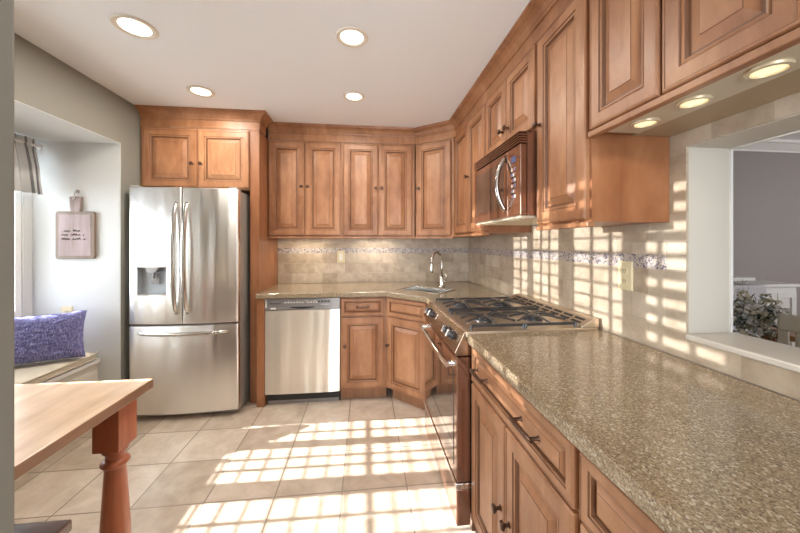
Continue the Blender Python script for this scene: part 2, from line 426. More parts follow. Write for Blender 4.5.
bays = [(WY0, 1.36, .05, .055), (1.36, 1.80, .06, .065), (1.80, 2.182, .07, .037), (2.182, WY1, .038, .04)]
lab = ['leftmost wide', 'second', 'third narrow', 'narrow corner']
for bi, (y0, y1, s0, s1) in enumerate(bays):
    for ti, (z0, z1) in enumerate(((WZ0, 1.3745), (1.3755, WZ1))):
        t = thing('plantation_shutter', '%s white louvered shutter in the %s tier of the nook window' % (lab[bi], ('lower', 'upper')[ti]), 'shutter', (-2.39, (y0+y1)/2, z0), 'shutters of the nook window')
        b = MB(); y0_, y1_ = y0+.001, y1-.001
        b.box(-2.415, -2.36, y0_, y0_+s0, z0, z1); b.box(-2.415, -2.36, y1_-s1, y1_, z0, z1)
        if ti == 0:
            b.box(-2.415, -2.36, y0_+s0, y1_-s1, z0, z0+.05); b.box(-2.397, -2.38, y0_+s0, y1_-s1, z1-.010, z1)
        else:
            b.box(-2.397, -2.38, y0_+s0, y1_-s1, z0, z0+.010); b.box(-2.415, -2.36, y0_+s0, y1_-s1, z1-.03, z1)
        b.build('shutter_frame', M['shutter'], t)
        b = MB(); z = (.885, 1.445)[ti]; a = math.radians(-36 if bi == 0 else 15)
        hs = .033 if bi == 0 else .025  # leftmost slats tilted and widened to keep sun off the table
        while z < z1-.04:
            c, s = math.cos(a), math.sin(a)
            pr = [(-2.388+dx*c-dz*(-s)*0-dz*s*0, z-dx*s+dz) for dx, dz in ((-hs, 0), (-.008, -.0045), (.008, -.0045), (hs, 0), (.008, .0045), (-.008, .0045))]
            b.extrude(pr, 'y', y0_+s0, y1_-s1); z += .07
        b.build('louver_slats', M['shutter'], t)

# valance
def valance():
    t = thing('valance', 'cream and grey striped gathered valance over the nook window', 'curtain', (-2.26, 1.72, 2.0))
    b = MB(); uv = []; n = 220; rows = [(2.035, .5), (2.0, .7), (1.985, .35), (1.96, .9), (1.85, 1.0), (1.655, 1.25)]
    y0, y1 = 1.0, 2.455
    vs = []
    for k, (z, amp) in enumerate(rows):
        for i in range(n+1):
            u = i/n; y = y0+(y1-y0)*u
            ph = u*2*PI*17
            x = -2.268 + .014*amp*math.sin(ph) + .006*amp*math.sin(ph*.37+1) + (.012 if k == 5 else 0) + .02*(k >= 4)
            vs.append((x, y + (.018*(u-.5) if k == 5 else 0), z)); uv.append((u, z))
    fs = [(r*(n+1)+i, r*(n+1)+i+1, (r+1)*(n+1)+i+1, (r+1)*(n+1)+i) for r in range(len(rows)-1) for i in range(n)]
    b.add(vs, fs); b.uv = uv
    o = b.build('fabric', M['valance'], t, smooth='full')
    so = o.modifiers.new('thick', 'SOLIDIFY'); so.thickness = .003
    b = MB(); b.tube([(-2.268, 1.0, 1.993), (-2.268, 2.47, 1.993)], .009); b.lathe([(.004, 0), (.016, .006), (.018, .018), (.0, .028)], (-2.268, 2.468, 1.993), (0, 1, 0), 12)
    for y in (1.02, 2.44): b.box(-2.355, -2.26, y-.006, y+.006, 1.985, 2.0)
    b.build('rod', M['white'], t, smooth=True)
valance()
sc = thing('suncatcher', 'small round bright blue glass suncatcher hanging under the valance', 'suncatcher', (-2.33, 2.27, 1.7))
b = MB(); b.lathe([(.0, -.003), (.05, -.003), (.055, 0), (.05, .003), (0, .003)], (-2.325, 2.265, 1.745), (1, 0, 0), 24); b.build('disc', M['bluelamp'], sc, smooth=True)
b = MB(); b.tube([(-2.325, 2.265, 1.80), (-2.325, 2.265, 1.985)], .001, 6); b.build('string', M['white'], sc)

# ------------------------------------------------------------------ window seat
ws = thing('window_seat', 'built in cream window seat bench in the nook', 'window seat', (-2.1, 1.67, 0))
b = MB(); b.box(NX+.002, -1.925, NY0+.006, NY1-.006, 0, .455); b.build('seat_base', M['paint_opening'], ws)
b = MB(); b.box(NX+.002, -1.905, NY0+.006, NY1-.006, .457, .485); b.build('seat_top', M['white'], ws, bevel=.006)
b = MB()
for y0, y1 in ((.86, 1.38), (1.40, 1.93), (1.95, 2.49)):
    b.T = frame((-1.925, y0, .05), (0, 1, 0), (0, 0, 1), (1, 0, 0)); b.rings(y1-y0, .36, [(0, 0, 0), (0, .012, 0), (.05, .012, 0), (.055, .004, 0)])
b.build('seat_panels', M['paint_opening'], ws)
def cushion_mesh(x0, x1, y0, y1, z0, z1, puff, n=14, ex=5.0):
    b = MB(); vs = []; cx, cy = (x0+x1)/2, (y0+y1)/2; hx, hy, hz = (x1-x0)/2, (y1-y0)/2, (z1-z0)/2
    N = 40; Mr = 12
    for j in range(Mr+1):
        ph = -PI/2 + PI*j/Mr; cr = abs(math.cos(ph))**(.35); sz = math.copysign(abs(math.sin(ph))**.6, math.sin(ph))
        for i in range(N):
            th = 2*PI*i/N; c, s_ = math.cos(th), math.sin(th)
            sx = math.copysign(abs(c)**(2/ex), c); sy = math.copysign(abs(s_)**(2/ex), s_)
            vs.append((cx+hx*cr*sx, cy+hy*cr*sy, (z0+z1)/2+hz*sz))
    fs = [(j*N+i, j*N+(i+1) % N, (j+1)*N+(i+1) % N, (j+1)*N+i) for j in range(Mr) for i in range(N)]
    b.add(vs, fs); return b
for nm, y0, y1, lb in (('seat_cushion', 1.76, 2.515, 'cream piped seat cushion at the far end of the window seat'), ('seat_cushion', .84, 1.75, 'long cream seat cushion nearer the room end of the window seat')):
    t = thing(nm, lb, 'cushion', (-2.1, (y0+y1)/2, .487), 'cushions on the window seat')
    cushion_mesh(NX+.012, -1.90, y0, y1, .487, .545, 0, ex=9).build('pad', M['cushion'], t, smooth='full')
    b = MB()
    for z in (.500, .534): b.tube([(-1.912+.006, y0+.02, z), (-1.900, y0+.06, z), (-1.900, y1-.05, z), (-1.906, y1-.02, z)], .005, 8)
    b.build('piping', M['cushion'], t, smooth='full')
# pillow
def pillow():
    T = Matrix.Translation((-2.115, 2.245, .708)) @ Matrix.Rotation(math.radians(28), 4, 'Z') @ Matrix.Rotation(math.radians(-8), 4, 'X')
    b = MB(); n = 46; vs = []
    W, H, TH = .265, .155, .065
    for side in (1, -1):
        for j in range(n+1):
            for i in range(n+1):
                u, v = 2*i/n-1, 2*j/n-1
                k = (max(0, 1-u**4))**.5 * (max(0, 1-v**4))**.5
                px = u*W*(1-.06*(1-v*v)*abs(u)); pz = v*H*(1-.07*(1-u*u)*abs(v))
                nz = random.uniform(-.007, .007)
                vs.append(tuple(T @ V3((px, side*(-TH*k-.001)+nz*k, pz+.4*nz))))
    o = (n+1)**2
    fs = []
    for s in (0, 1):
        fs += [(s*o+j*(n+1)+i, s*o+j*(n+1)+i+1, s*o+(j+1)*(n+1)+i+1, s*o+(j+1)*(n+1)+i) for j in range(n) for i in range(n)]
    b.add(vs, fs)
    t = b.build('throw_pillow', M['fur'], None, smooth='full')
    tag(t, 'fluffy blue violet throw pillow on the window seat', 'pillow')
pillow()

# ------------------------------------------------------------------ hanging board on the nook wall
YN = NY1-.004
sg = thing('hanging_board', 'cutting board shaped wooden wall sign with dark script on nook wall', 'wall sign', (-2.07, YN-.01, 1.2))
b = MB()
def rr(x0, x1, z0, z1, r, n=5):
    p = []
    for cx, cz, a0 in ((x1-r, z1-r, 0), (x0+r, z1-r, 90), (x0+r, z0+r, 180), (x1-r, z0+r, 270)):
        for k in range(n+1):
            a = math.radians(a0+90*k/n); p.append((cx+r*math.cos(a), cz+r*math.sin(a)))
    return p
def ext_y(b, poly, y0, y1, m=0):
    n = len(poly)
    b.add([(x, y, z) for y in (y0, y1) for x, z in poly], [tuple(range(n)), tuple(range(n, 2*n))[::-1]] + [(i, (i+1) % n, n+(i+1) % n, n+i) for i in range(n)], m)
ext_y(b, rr(-2.185, -1.933, 1.205, 1.545, .018), YN-.022, YN-.002)
b.build('board', M['signedge'], sg, bevel=.003)
b = MB(); ext_y(b, rr(-2.162, -1.956, 1.228, 1.522, .006), YN-.0245, YN-.021); b.build('face_panel', M['signboard'], sg)
b = MB(); ext_y(b, [(-2.086, 1.543), (-2.032, 1.543), (-2.026, 1.57), (-2.020, 1.645), (-2.028, 1.652), (-2.090, 1.652), (-2.098, 1.645), (-2.092, 1.57)], YN-.022, YN-.002)
b.build('handle', M['signboard'], sg, bevel=.003)
b = MB(); b.tube([(-2.058, YN-.002, 1.69), (-2.058, YN-.02, 1.69), (-2.058, YN-.028, 1.66), (-2.058, YN-.028, 1.635), (-2.058, YN-.034, 1.628), (-2.058, YN-.04, 1.64)], .004, 8); b.lathe([(.014, 0), (.014, .004), (0, .005)], (-2.058, YN, 1.69), (0, -1, 0), 14)
b.build('hook', M['nickel'], sg, smooth=True)
b = MB(); rnd = random.Random(3)
for row, (xa, xb, z) in enumerate(((-2.128, -2.018, 1.400), (-2.142, -1.995, 1.372), (-2.142, -1.988, 1.343))):
    x = xa
    while x < xb-.004:
        wlen = rnd.choice((4, 5, 6)); pts = []
        for k in range(wlen*2+1):
            if x > xb: break
            pts.append((x, YN-.0255, z + (.014 if rnd.random() < .3 else .008)*(k % 2)+rnd.uniform(-.001, .001))); x += .0052
        if len(pts) > 1: b.tube(pts, .0017, 5)
        x += .012
b.build('lettering', M['ink'], sg)
# wall outlet behind pillow
def plate(name, label, cat, T, w_, h_, kind):
    t = thing(name, label, cat, T(w_/2, 0, 0), 'wall plates')
    b = MB(T); b.rings(w_, h_, [(0, 0, 0), (0, .004, 0), (.004, .006, 0)]); b.build('cover_plate', M['almond'], t)
    b = MB(T)
    if kind == 'switch':
        b.rings(1e-4, 1e-4, [(0, 0, 0), (0, 0, 0)]); b = MB(T)
        b.box(w_/2-.017, w_/2+.017, h_/2-.034, h_/2+.034, .005, .008); b.build('rocker', M['whiteplastic'], t, bevel=.001)
    else:
        for zc in (h_*.32, h_*.68):
            b = MB(T); b.box(w_/2-.016, w_/2+.016, zc-.014, zc+.014, .005, .0075)
            f = b.build('socket', M['almond'], t, bevel=.002)
            b = MB(T)
            for dx in (-.006, .006): b.box(w_/2+dx-.0012, w_/2+dx+.0012, zc-.003, zc+.006, .007, .0079)
            b.box(w_/2-.002, w_/2+.002, zc-.010, zc-.006, .007, .0079)
            b.build('slots', M['dark'], f)
    return t
plate('wall_outlet', 'pale outlet plate on nook wall half hidden by the pillow', 'outlet', frame((-2.165, YN, .745), (1, 0, 0), (0, 0, 1), (0, -1, 0)), .075, .12, 'outlet')
plate('light_switch', 'almond switch plate on the back wall tile', 'switch', frame((-.284, D, 1.118), (1, 0, 0), (0, 0, 1), (0, -1, 0)), .08, .125, 'switch')
plate('wall_outlet', 'almond outlet plate on the right wall tile near the opening', 'outlet', frame((R, 1.265, 1.118), (0, -1, 0), (0, 0, 1), (-1, 0, 0)), .075, .122, 'outlet')

# ------------------------------------------------------------------ cabinet parts
MAPLE = [M['maple'], M['glaze']]
def prof_door(w_, h_):
    k = min(1.0, min(w_, h_)/.30)
    if min(w_, h_) < .2: k = min(w_, h_)/.30*1.02
    return [(0, 0, 0), (0, .014, 0), (.0035*k, .019, 0), (.010*k, .020, 0), (.012*k, .0185, 1), (.050*k, .0185, 0), (.053*k, .0145, 1), (.058*k, .0165, 0), (.063*k, .0155, 0),
            (.068*k, .007, 1), (.074*k, .007, 1), (.080*k, .009, 0), (.102*k, .0165, 0), (.104*k, .0178, 1)]
def knob(T, a, b_, parent):
    m = MB(); o = T(a, b_, .0185); n = T(a, b_, 1.0185)-o
    m.lathe([(.010, -.001), (.010, .002), (.0055, .004), (.0055, .014), (.010, .018), (.0145, .022), (.0150, .027), (.011, .031), (0, .032)], o, n, 16)
    return m.build('knob', M['bronze'], parent, smooth=True)
def pull(T, a0, a1, b_, parent):
    m = MB(T)
    m.tube([(a0, b_, .0295+.0165), (a0+.02, b_, .048), ((a0+a1)/2, b_, .0495), (a1-.02, b_, .048), (a1, b_, .0295+.0165)], [.0048, .006, .0068, .006, .0048], 10)
    for a in (a0+.012, a1-.012):
        m.tube([(a, b_, .017), (a, b_, .024), (a, b_, .047)], [.0085, .005, .0055], 10)
    return m.build('pull_handle', M['bronze'], parent, smooth=True)
def door(T, a0, a1, b0, b1, parent, knob_at=None, name='door', pulls=()):
    """T local frame: a along the face, b up, c outwards from the face"""
    T2 = lambda a, b_, c: T(a+a0, b_+b0, c)
    m = MB(T2); m.rings(a1-a0, b1-b0, prof_door(a1-a0, b1-b0), 0)
    o = m.build(name, MAPLE, parent)
    if knob_at: knob(T, knob_at[0], knob_at[1], o)
    for p0, p1 in pulls: pull(T, p0, p1, (b0+b1)/2, o)
    return o
Z = (0, 0, 1)
DT, DB = 2.236, 1.388       # upper doors
# --- back wall upper cabinets
FB = lambda y: frame((0, y, 0), (1, 0, 0), Z, (0, -1, 0))
def upper_back(x0, x1, splits, knobs, label):
    t = thing('upper_cabinet', label, 'cabinet', ((x0+x1)/2, D-.16, 1.372), 'wall cabinets of the kitchen')
    b = MB(); b.box(x0, x1, D-.315, D-.002, 1.378, 2.25); b.build('body', M['maple'], t)
    b = MB(); b.box(x0, x1, D-.330, D-.30, 1.362, 1.378); b.build('light_rail', M['maple'], t, bevel=.003)
    for (a0, a1), k in zip(splits, knobs): door(FB(D-.315), a0, a1, DB, DT, t, (k, 1.83))
upper_back(-.864, -.212, [(-.860, -.546), (-.539, -.222)], (-.571, -.514), 'two door maple wall cabinet beside the refrigerator panel')
upper_back(-.210, .466, [(-.200, .122), (.129, .440)], (.097, .154), 'two door maple wall cabinet left of the corner cabinet')
# diagonal upper
P0, P1 = V3((.468, D-.33, 0)), V3((.775-.007, 2.712, 0))
dv = (P1-P0); dl = dv.length; du = dv.normalized(); dn = V3((du.y, -du.x, 0))
t = thing('upper_cabinet', 'single door maple wall cabinet set diagonally above the sink', 'cabinet', (.75, 2.95, 1.372), 'wall cabinets of the kitchen')
b = MB(); q0, q1 = P0-dn*.018, P1-dn*.018
b.prism([(q0.x, q0.y), (q1.x, q1.y), (R-.002, q1.y), (R-.002, D-.002), (q0.x, D-.002)], 1.378, 2.25); b.build('body', M['maple'], t)
TD = frame(q0, du, Z, dn)
b = MB(TD); b.box(0, dl, 1.362, 1.378, -.015, .015); b.build('light_rail', M['maple'], t)
door(TD, .02, dl-.02, DB, DT, t, (.045, 1.83))
# --- right wall upper cabinets
XF = .795
FR = lambda x: frame((x, 0, 0), (0, -1, 0), Z, (-1, 0, 0))   # a = -y
def upper_right(y0, y1, z0, doors, label, rail=True, z_top=2.25):
    t = thing('upper_cabinet', label, 'cabinet', ((XF+R)/2, (y0+y1)/2, z0), 'wall cabinets of the kitchen')
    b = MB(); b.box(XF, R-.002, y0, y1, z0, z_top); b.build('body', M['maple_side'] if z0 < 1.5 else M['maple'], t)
    if rail:
        b = MB(); b.box(XF-.016, XF+.012, y0, y1, z0-.018, z0); b.build('light_rail', M['maple'], t, bevel=.003)
    for a0, a1, b0, k in doors: door(FR(XF), -a1, -a0, b0, DT, t, (-k[0], k[1]) if k else None)
    return t
upper_right(1.990, 2.690, 1.388, [(2.00, 2.335, 1.402, (2.315, 1.82)), (2.342, 2.68, 1.402, None)], 'two door maple wall cabinet between corner cabinet and microwave')
upper_right(1.374, 1.988, 1.842, [(1.686, 1.980, 1.855, (1.715, 1.945)), (1.384, 1.678, 1.855, (1.648, 1.945))], 'short two door maple wall cabinet above the microwave', False)
upper_right(1.033, 1.372, 1.392, [(1.044, 1.362, 1.402, (1.335, 1.845))], 'tall single door maple wall cabinet right of the microwave')
t = upper_right(.19, 1.031, 1.705, [(.760, 1.022, 1.708, None), (.478, .752, 1.708, None), (.198, .470, 1.708, None)], 'shallow height maple wall cabinet over the pass through with puck lights', False)
b = MB(); b.box(XF-.018, XF+.008, .19, 1.031, 1.685, 1.705); b.build('light_rail', M['maple'], t, bevel=.003)
b = MB(); b.box(XF+.01, .945, .20, 1.0, 1.697, 1.705); b.build('light_board', M['cream_underside'], t)
b = MB(); b.box(.946, R-.002, .20, 1.03, 1.700, 1.705); b.build('underside_panel', M['tan_underside'], t)
for lb, y in (('puck light farthest under the cabinet over the opening', .900), ('middle puck light under the cabinet over the opening', .752), ('puck light nearest the front under the cabinet over the opening', .595)):
    p = thing('puck_light', lb, 'light', (.873, y, 1.69), 'puck lights under the cabinet')
    b = MB(); b.lathe([(.026, .0), (.036, .0), (.038, -.003), (.036, -.008), (.029, -.009), (.028, -.002), (.026, -.001)], (.873, y, 1.697), Z, 28); b.build('trim_ring', M['goldtrim'], p, smooth=True)
    b = MB(); b.lathe([(.0, -.001), (.0275, -.001), (.0275, -.005), (.015, -.007), (0, -.0075)], (.873, y, 1.697), Z, 28); b.build('lens', M['pucklens'], p, smooth=True)
    l = bpy.data.lights.new('puck_lamp', 'SPOT'); l.energy = .7; l.color = (1, .87, .66); l.spot_size = math.radians(140); l.shadow_soft_size = .025
    o = bpy.data.objects.new('puck_lamp', l); COL.objects.link(o); o.location = (.873, y, 1.683)
for x in (-.56, .10):
    l = bpy.data.lights.new('under_cabinet_lamp', 'AREA'); l.shape = 'RECTANGLE'; l.size = .3; l.size_y = .05; l.energy = 1.6; l.color = (1, .88, .7)
    o = bpy.data.objects.new('under_cabinet_lamp', l); COL.objects.link(o); o.location = (x, D-.16, 1.365)
# --- crown mouldings
def sweep(pts, prof, name, mats, label):
    """pts: plan polyline; prof: list of (out, z); out is to the right of travel"""
    b = MB(); n = len(prof); P = [V3((x, y, 0)) for x, y in pts]; vs = []
    for i, p in enumerate(P):
        d0 = (P[i]-P[i-1]).normalized() if i else None
        d1 = (P[i+1]-P[i]).normalized() if i < len(P)-1 else None
        d0 = d0 or d1; d1 = d1 or d0
        n0 = V3((d0.y, -d0.x, 0)); n1 = V3((d1.y, -d1.x, 0)); mt = (n0+n1).normalized(); k = 1/max(.3, mt.dot(n0))
        vs += [tuple(p+mt*(o*k)+V3((0, 0, z))) for o, z in prof]
    fs = [(i*n+j, (i+1)*n+j, (i+1)*n+(j+1) % n, i*n+(j+1) % n) for i in range(len(P)-1) for j in range(n)]
    fs += [tuple(range(n)), tuple(range((len(P)-1)*n, len(P)*n))[::-1]]
    b.add(vs, fs); o = b.build(name, mats); tag(o, label, 'crown molding', 'crown moldings on the cabinets'); return o
CR = [(0, 2.252), (.004, 2.252), (.004, 2.315), (.012, 2.317), (.014, 2.326), (.010, 2.330), (.016, 2.336), (.024, 2.352), (.040, 2.366), (.056, 2.372), (.058, 2.378), (.066, 2.380), (.068, 2.389), (0, 2.389)]
sweep([(-.864, D-.315), (q0.x, q0.y), (q1.x, q1.y), (XF, q1.y-.02), (XF, .19)][0:3]+[(XF, q1.y-.027), (XF, .19)], CR, 'crown_molding', M['maple'], 'maple crown moulding above the back, corner and right wall cabinets')
YF = 2.722
sweep([(-1.772, YF), (-.866, YF), (-.866, D-.40)], CR, 'crown_molding', M['maple'], 'maple crown moulding above the refrigerator cabinet')

# --- fridge cabinet and end panel
t = thing('fridge_cabinet', 'maple two door cabinet above the refrigerator', 'cabinet', (-1.33, 2.95, 1.752), 'wall cabinets of the kitchen')
b = MB(); b.box(-1.772, -.942, YF, D, 1.757, 2.25); b.build('body', M['maple'], t)
door(FB(YF), -1.749, -1.346, 1.768, DT-.004, t, (-1.376, 1.955)); door(FB(YF), -1.339, -.944, 1.768, DT-.004, t, (-1.309, 1.955))
t = thing('end_panel', 'tall maple end panel between refrigerator and counter', 'panel', (-.885, 2.95, 0))
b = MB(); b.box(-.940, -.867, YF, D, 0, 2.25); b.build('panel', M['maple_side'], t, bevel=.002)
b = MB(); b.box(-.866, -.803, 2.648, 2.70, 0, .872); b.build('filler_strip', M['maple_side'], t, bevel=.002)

# ------------------------------------------------------------------ base cabinets
ZB0, ZD, ZDR0, ZDR1 = .112, .702, .714, .862
YB = 2.645+.019
t = thing('base_cabinet', 'maple base cabinet with one drawer beside the dishwasher', 'cabinet', (-.02, 2.95, 0), 'base cabinets of the kitchen')
b = MB(); b.box(-.203, .182, YB, D-.002, .10, .872); b.build('body', M['maple'], t)
b = MB(); b.box(-.203, .182, YB+.055, YB+.075, 0, .10); b.build('toe_kick', M['toe'], t)
door(FB(YB), -.197, .160, ZB0, ZD, t, (-.165, .47)); door(FB(YB), -.197, .160, ZDR0, ZDR1, t, None, 'drawer', [(-.075, .038)])
# diagonal sink base
A0, A1 = V3((.184, YB, 0)), V3((.482, 2.370, 0))
dv = A1-A0; dl2 = dv.length; du2 = dv.normalized(); dn2 = V3((du2.y, -du2.x, 0))
t = thing('base_cabinet', 'diagonal maple corner sink base cabinet', 'cabinet', (.6, 2.8, 0), 'base cabinets of the kitchen')
b = MB(); b.prism([(A0.x, A0.y), (A1.x, A1.y), (R-.002, A1.y), (R-.002, D-.002), (A0.x, D-.002)], .10, .62)
b.prism([(A0.x, A0.y), (A1.x, A1.y), (A1.x+.015, A1.y), (A0.x, A0.y+.015)], .62, .872); b.build('body', M['maple'], t)
TD2 = frame(A0, du2, Z, dn2)
b = MB(TD2); b.box(.02, dl2+.03, 0, .10, -.075, -.055); b.build('toe_kick', M['toe'], t)
door(TD2, .014, dl2-.012, ZB0, ZD, t, (.034, .47)); door(TD2, .014, dl2-.012, ZDR0, ZDR1, t, None, 'false_drawer_front')
# filler beyond the range
XB = .465+.019
t = thing('base_filler', 'narrow maple filler cabinet between range and corner sink base', 'cabinet', (.8, 2.25, 0), 'base cabinets of the kitchen')
b = MB(); b.box(XB, R-.002, 2.135, 2.368, .10, .872); b.build('body', M['maple'], t)
b = MB(); b.box(XB+.055, XB+.075, 2.135, 2.368, 0, .10); b.build('toe_kick', M['toe'], t)
door(FR(XB), -2.36, -2.142, ZB0, ZDR1, t)
def base_right(y0, y1, label, splits, pulls, knobs):
    t = thing('base_cabinet', label, 'cabinet', (.8, (y0+y1)/2, 0), 'base cabinets of the kitchen')
    b = MB(); b.box(XB, R-.002, y0, y1, .10, .872); b.build('body', M['maple'], t)
    b = MB(); b.box(XB+.055, XB+.075, y0, y1, 0, .10); b.build('toe_kick', M['toe'], t)
    door(FR(XB), -(y1-.01), -(y0+.01), ZDR0, ZDR1, t, None, 'drawer', [(-p1, -p0) for p0, p1 in pulls])
    for (d0, d1), k in zip(splits, knobs): door(FR(XB), -d1, -d0, ZB0, ZD, t, (-k, .40))
base_right(.655, 1.358, 'wide maple base cabinet beside the range with drawer and two doors', [(1.018, 1.348), (.665, 1.011)], [(.795, .915), (1.157, 1.282)], (1.048, .981))
base_right(-.10, .653, 'maple base cabinet nearest the viewer under the long counter', [(.282, .643), (-.09, .275)], [(.215, .335)], (.312, .245))

# ------------------------------------------------------------------ countertops
def slab_with_hole(poly, hole, z0, z1, name, m):
    bm = bmesh.new()
    def loop(pts, z):
        vs = [bm.verts.new((x, y, z)) for x, y in pts]; es = [bm.edges.new((vs[i], vs[(i+1) % len(vs)])) for i in range(len(vs))]; return vs, es
    tv, te = loop(poly, z1); hv, he = loop(hole, z1); bv, be = loop(poly, z0); kv, ke = loop(hole, z0)
    bmesh.ops.triangle_fill(bm, use_beauty=True, edges=te+he); bmesh.ops.triangle_fill(bm, use_beauty=True, edges=be+ke)
    for a, c in ((tv, bv), (hv, kv)):
        for i in range(len(a)): bm.faces.new((a[i], a[(i+1) % len(a)], c[(i+1) % len(a)], c[i]))
    bmesh.ops.recalc_face_normals(bm, faces=bm.faces)
    me = bpy.data.meshes.new(name); bm.to_mesh(me); bm.free(); me.materials.append(m)
    o = bpy.data.objects.new(name, me); COL.objects.link(o)
    bv_ = o.modifiers.new('bevel', 'BEVEL'); bv_.width = .006; bv_.segments = 3; bv_.limit_method = 'ANGLE'; bv_.angle_limit = math.radians(40)
    return o
SU, SV = V3((.7071, -.7071, 0)), V3((.7071, .7071, 0))
SA = V3((.275, 2.765, 0)); SW, SD_ = .43, .29
def sq(a, b_): p = SA+SU*a+SV*b_; return (p.x, p.y)
hole = [sq(.012, .012), sq(SW-.012, .012), sq(SW-.012, SD_-.012), sq(.012, SD_-.012)]
ct = slab_with_hole([(-.866, 2.625), (.168, 2.625), (.45, 2.343), (.45, 2.132), (R-.001, 2.132), (R-.001, D-.001), (-.866, D-.001)], hole, .874, .914, 'countertop', M['granite'])
tag(ct, 'speckled beige stone countertop around the corner sink', 'countertop', 'stone countertops')
b = MB(); b.box(.45, R-.001, -.10, 1.360, .874, .914); o = b.build('countertop', M['granite'], bevel=.006, seg=3)
tag(o, 'long speckled beige stone countertop under the pass through', 'countertop', 'stone countertops')
# sink
t = thing('sink', 'stainless corner sink set diagonally in the back counter', 'sink', (SA+SU*SW/2+SV*SD_/2)+V3((0, 0, .72)))
TS = lambda a, b_, c: SA+SU*a+SV*b_+V3((0, 0, .9145+c))
b = MB(TS)
def ring(i, c): return [(i, i, c), (SW-i, i, c), (SW-i, SD_-i, c), (i, SD_-i, c)]
lv = [ring(0, 0), ring(.002, .005), ring(.022, .005), ring(.026, 0), ring(.032, -.17), ring(.06, -.18)]
b.add([p for r_ in lv for p in r_], [(4*k+j, 4*k+(j+1) % 4, 4*k+4+(j+1) % 4, 4*k+4+j) for k in range(len(lv)-1) for j in range(4)] + [(20, 21, 22, 23)])
b.build('basin', M['nickel'], t, bevel=.003)
b = MB(); b.lathe([(.04, 0), (.04, .002), (.03, .003), (.0, .001)], TS(SW/2, SD_/2, -.179), Z, 20); b.build('drain', M['chrome'], t, smooth=True)
# faucet
fb = V3((.697, 2.826, .914)); fd = V3((-.7071, -.7071, 0))
t = thing('faucet', 'tall chrome gooseneck pull down faucet behind the corner sink', 'faucet', fb)
b = MB(); b.lathe([(.0, 0), (.030, 0), (.030, .006), (.024, .012), (.021, .03), (.021, .085), (.016, .095), (.0135, .10), (.0, .10)], fb, Z, 24); b.build('base', M['nickel'], t, smooth=True)
pts = [fb+V3((0, 0, .09)), fb+V3((0, 0, .18)), fb+V3((0, 0, .235))]
for k in range(1, 13):
    a = PI*k/12*1.02; pts.append(fb+V3((0, 0, .235+.088*math.sin(a)))+fd*(.085*(1-math.cos(a))))
b = MB(); b.tube(pts, .0115, 14); b.build('gooseneck', M['nickel'], t, smooth='full')
e0 = pts[-1]
b = MB(); b.lathe([(.0, .004), (.0125, .004), (.015, -.01), (.0165, -.05), (.0175, -.075), (.014, -.082), (0, -.082)], e0, (fd*.05*-1+V3((0, 0, 1))), 18); b.build('spray_head', M['nickel'], t, smooth=True)
hx = V3((.80, -.60, 0))
b = MB(); b.tube([fb+V3((0, 0, .06)), fb+hx*.03+V3((0, 0, .06)), fb+hx*.042+V3((0, 0, .064))], [.012, .012, .009], 12); b.tube([fb+hx*.036+V3((0, 0, .062)), fb+hx*.045+V3((0, 0, .10)), fb+hx*.05+V3((0, 0, .135))], [.007, .006, .005], 10)
b.build('lever_handle', M['nickel'], t, smooth='full')

# ------------------------------------------------------------------ refrigerator
FX0, FX1, FY, FZ0, FZ1 = -1.736, -.965, 2.512, .045, 1.735
fr = thing('refrigerator', 'stainless french door refrigerator with ice and water dispenser', 'refrigerator', ((FX0+FX1)/2, 2.9, 0))
b = MB(); b.box(FX0+.008, FX1-.006, FY+.075, D-.03, .02, FZ1-.012); b.build('body', M['greyside'], fr, bevel=.004)
cx = (FX0+FX1)/2; hw = (FX1-FX0)/2
def bulge(x): return FY + .030*((x-cx)/hw)**2
def steel_door(name, x0, x1, z0, z1, parent, cut=None):
    b = MB(); n = 28; xs = [x0+(x1-x0)*i/n for i in range(n+1)]
    r = .010
    if cut: xs = sorted(xs+[cut[0], cut[1]])
    zs = [z0, z0+.004, z0+r]+([cut[2], cut[3]] if cut else [])+[z1-r, z1-.004, z1]
    def yy(x, z):
        dx = min(x-x0, x1-x); dz = min(z-z0, z1-z); y = bulge(x)
        for d in (dx, dz):
            if d < r: y += r-math.sqrt(max(0, r*r-(r-d)**2))
        return y
    xs = sorted(set(xs+[x0+.001, x0+.003, x0+.006, x0+r, x1-.001, x1-.003, x1-.006, x1-r]))
    vs = [(x, yy(x, z), z) for z in zs for x in xs]; N = len(xs)
    fs = []
    for j in range(len(zs)-1):
        for i in range(N-1):
            if cut and cut[0]-1e-6 <= xs[i] and xs[i+1] <= cut[1]+1e-6 and cut[2]-1e-6 <= zs[j] and zs[j+1] <= cut[3]+1e-6: continue
            fs.append((j*N+i, j*N+i+1, (j+1)*N+i+1, (j+1)*N+i))
    o = len(vs); yb = FY+.072
    vs += [(x, yb, z) for z in (z0, z1) for x in xs]
    top = (len(zs)-1)*N
    for i in range(N-1):
        fs.append((i, o+i, o+i+1, i+1)); fs.append((top+i, top+i+1, o+N+i+1, o+N+i))
    m1 = len(fs)
    lz = [j*N for j in range(len(zs))]; fs.append(tuple(lz)+(o+N, o)); fs.append(tuple(k+N-1 for k in lz)+(o+2*N-1, o+N-1))
    fs.append((o, o+N, o+2*N-1, o+N-1))
    b.add(vs, fs)
    return b.build(name, M['steel'], parent, smooth=True)
XS = -1.352
CUT = (-1.672, -1.462, .925, 1.245)
dl_ = steel_door('door', FX0, XS-.003, .715, FZ1, fr, CUT); dr_ = steel_door('door', XS+.003, FX1, .715, FZ1, fr)
fz = steel_door('freezer_drawer', FX0, FX1, FZ0, .703, fr)
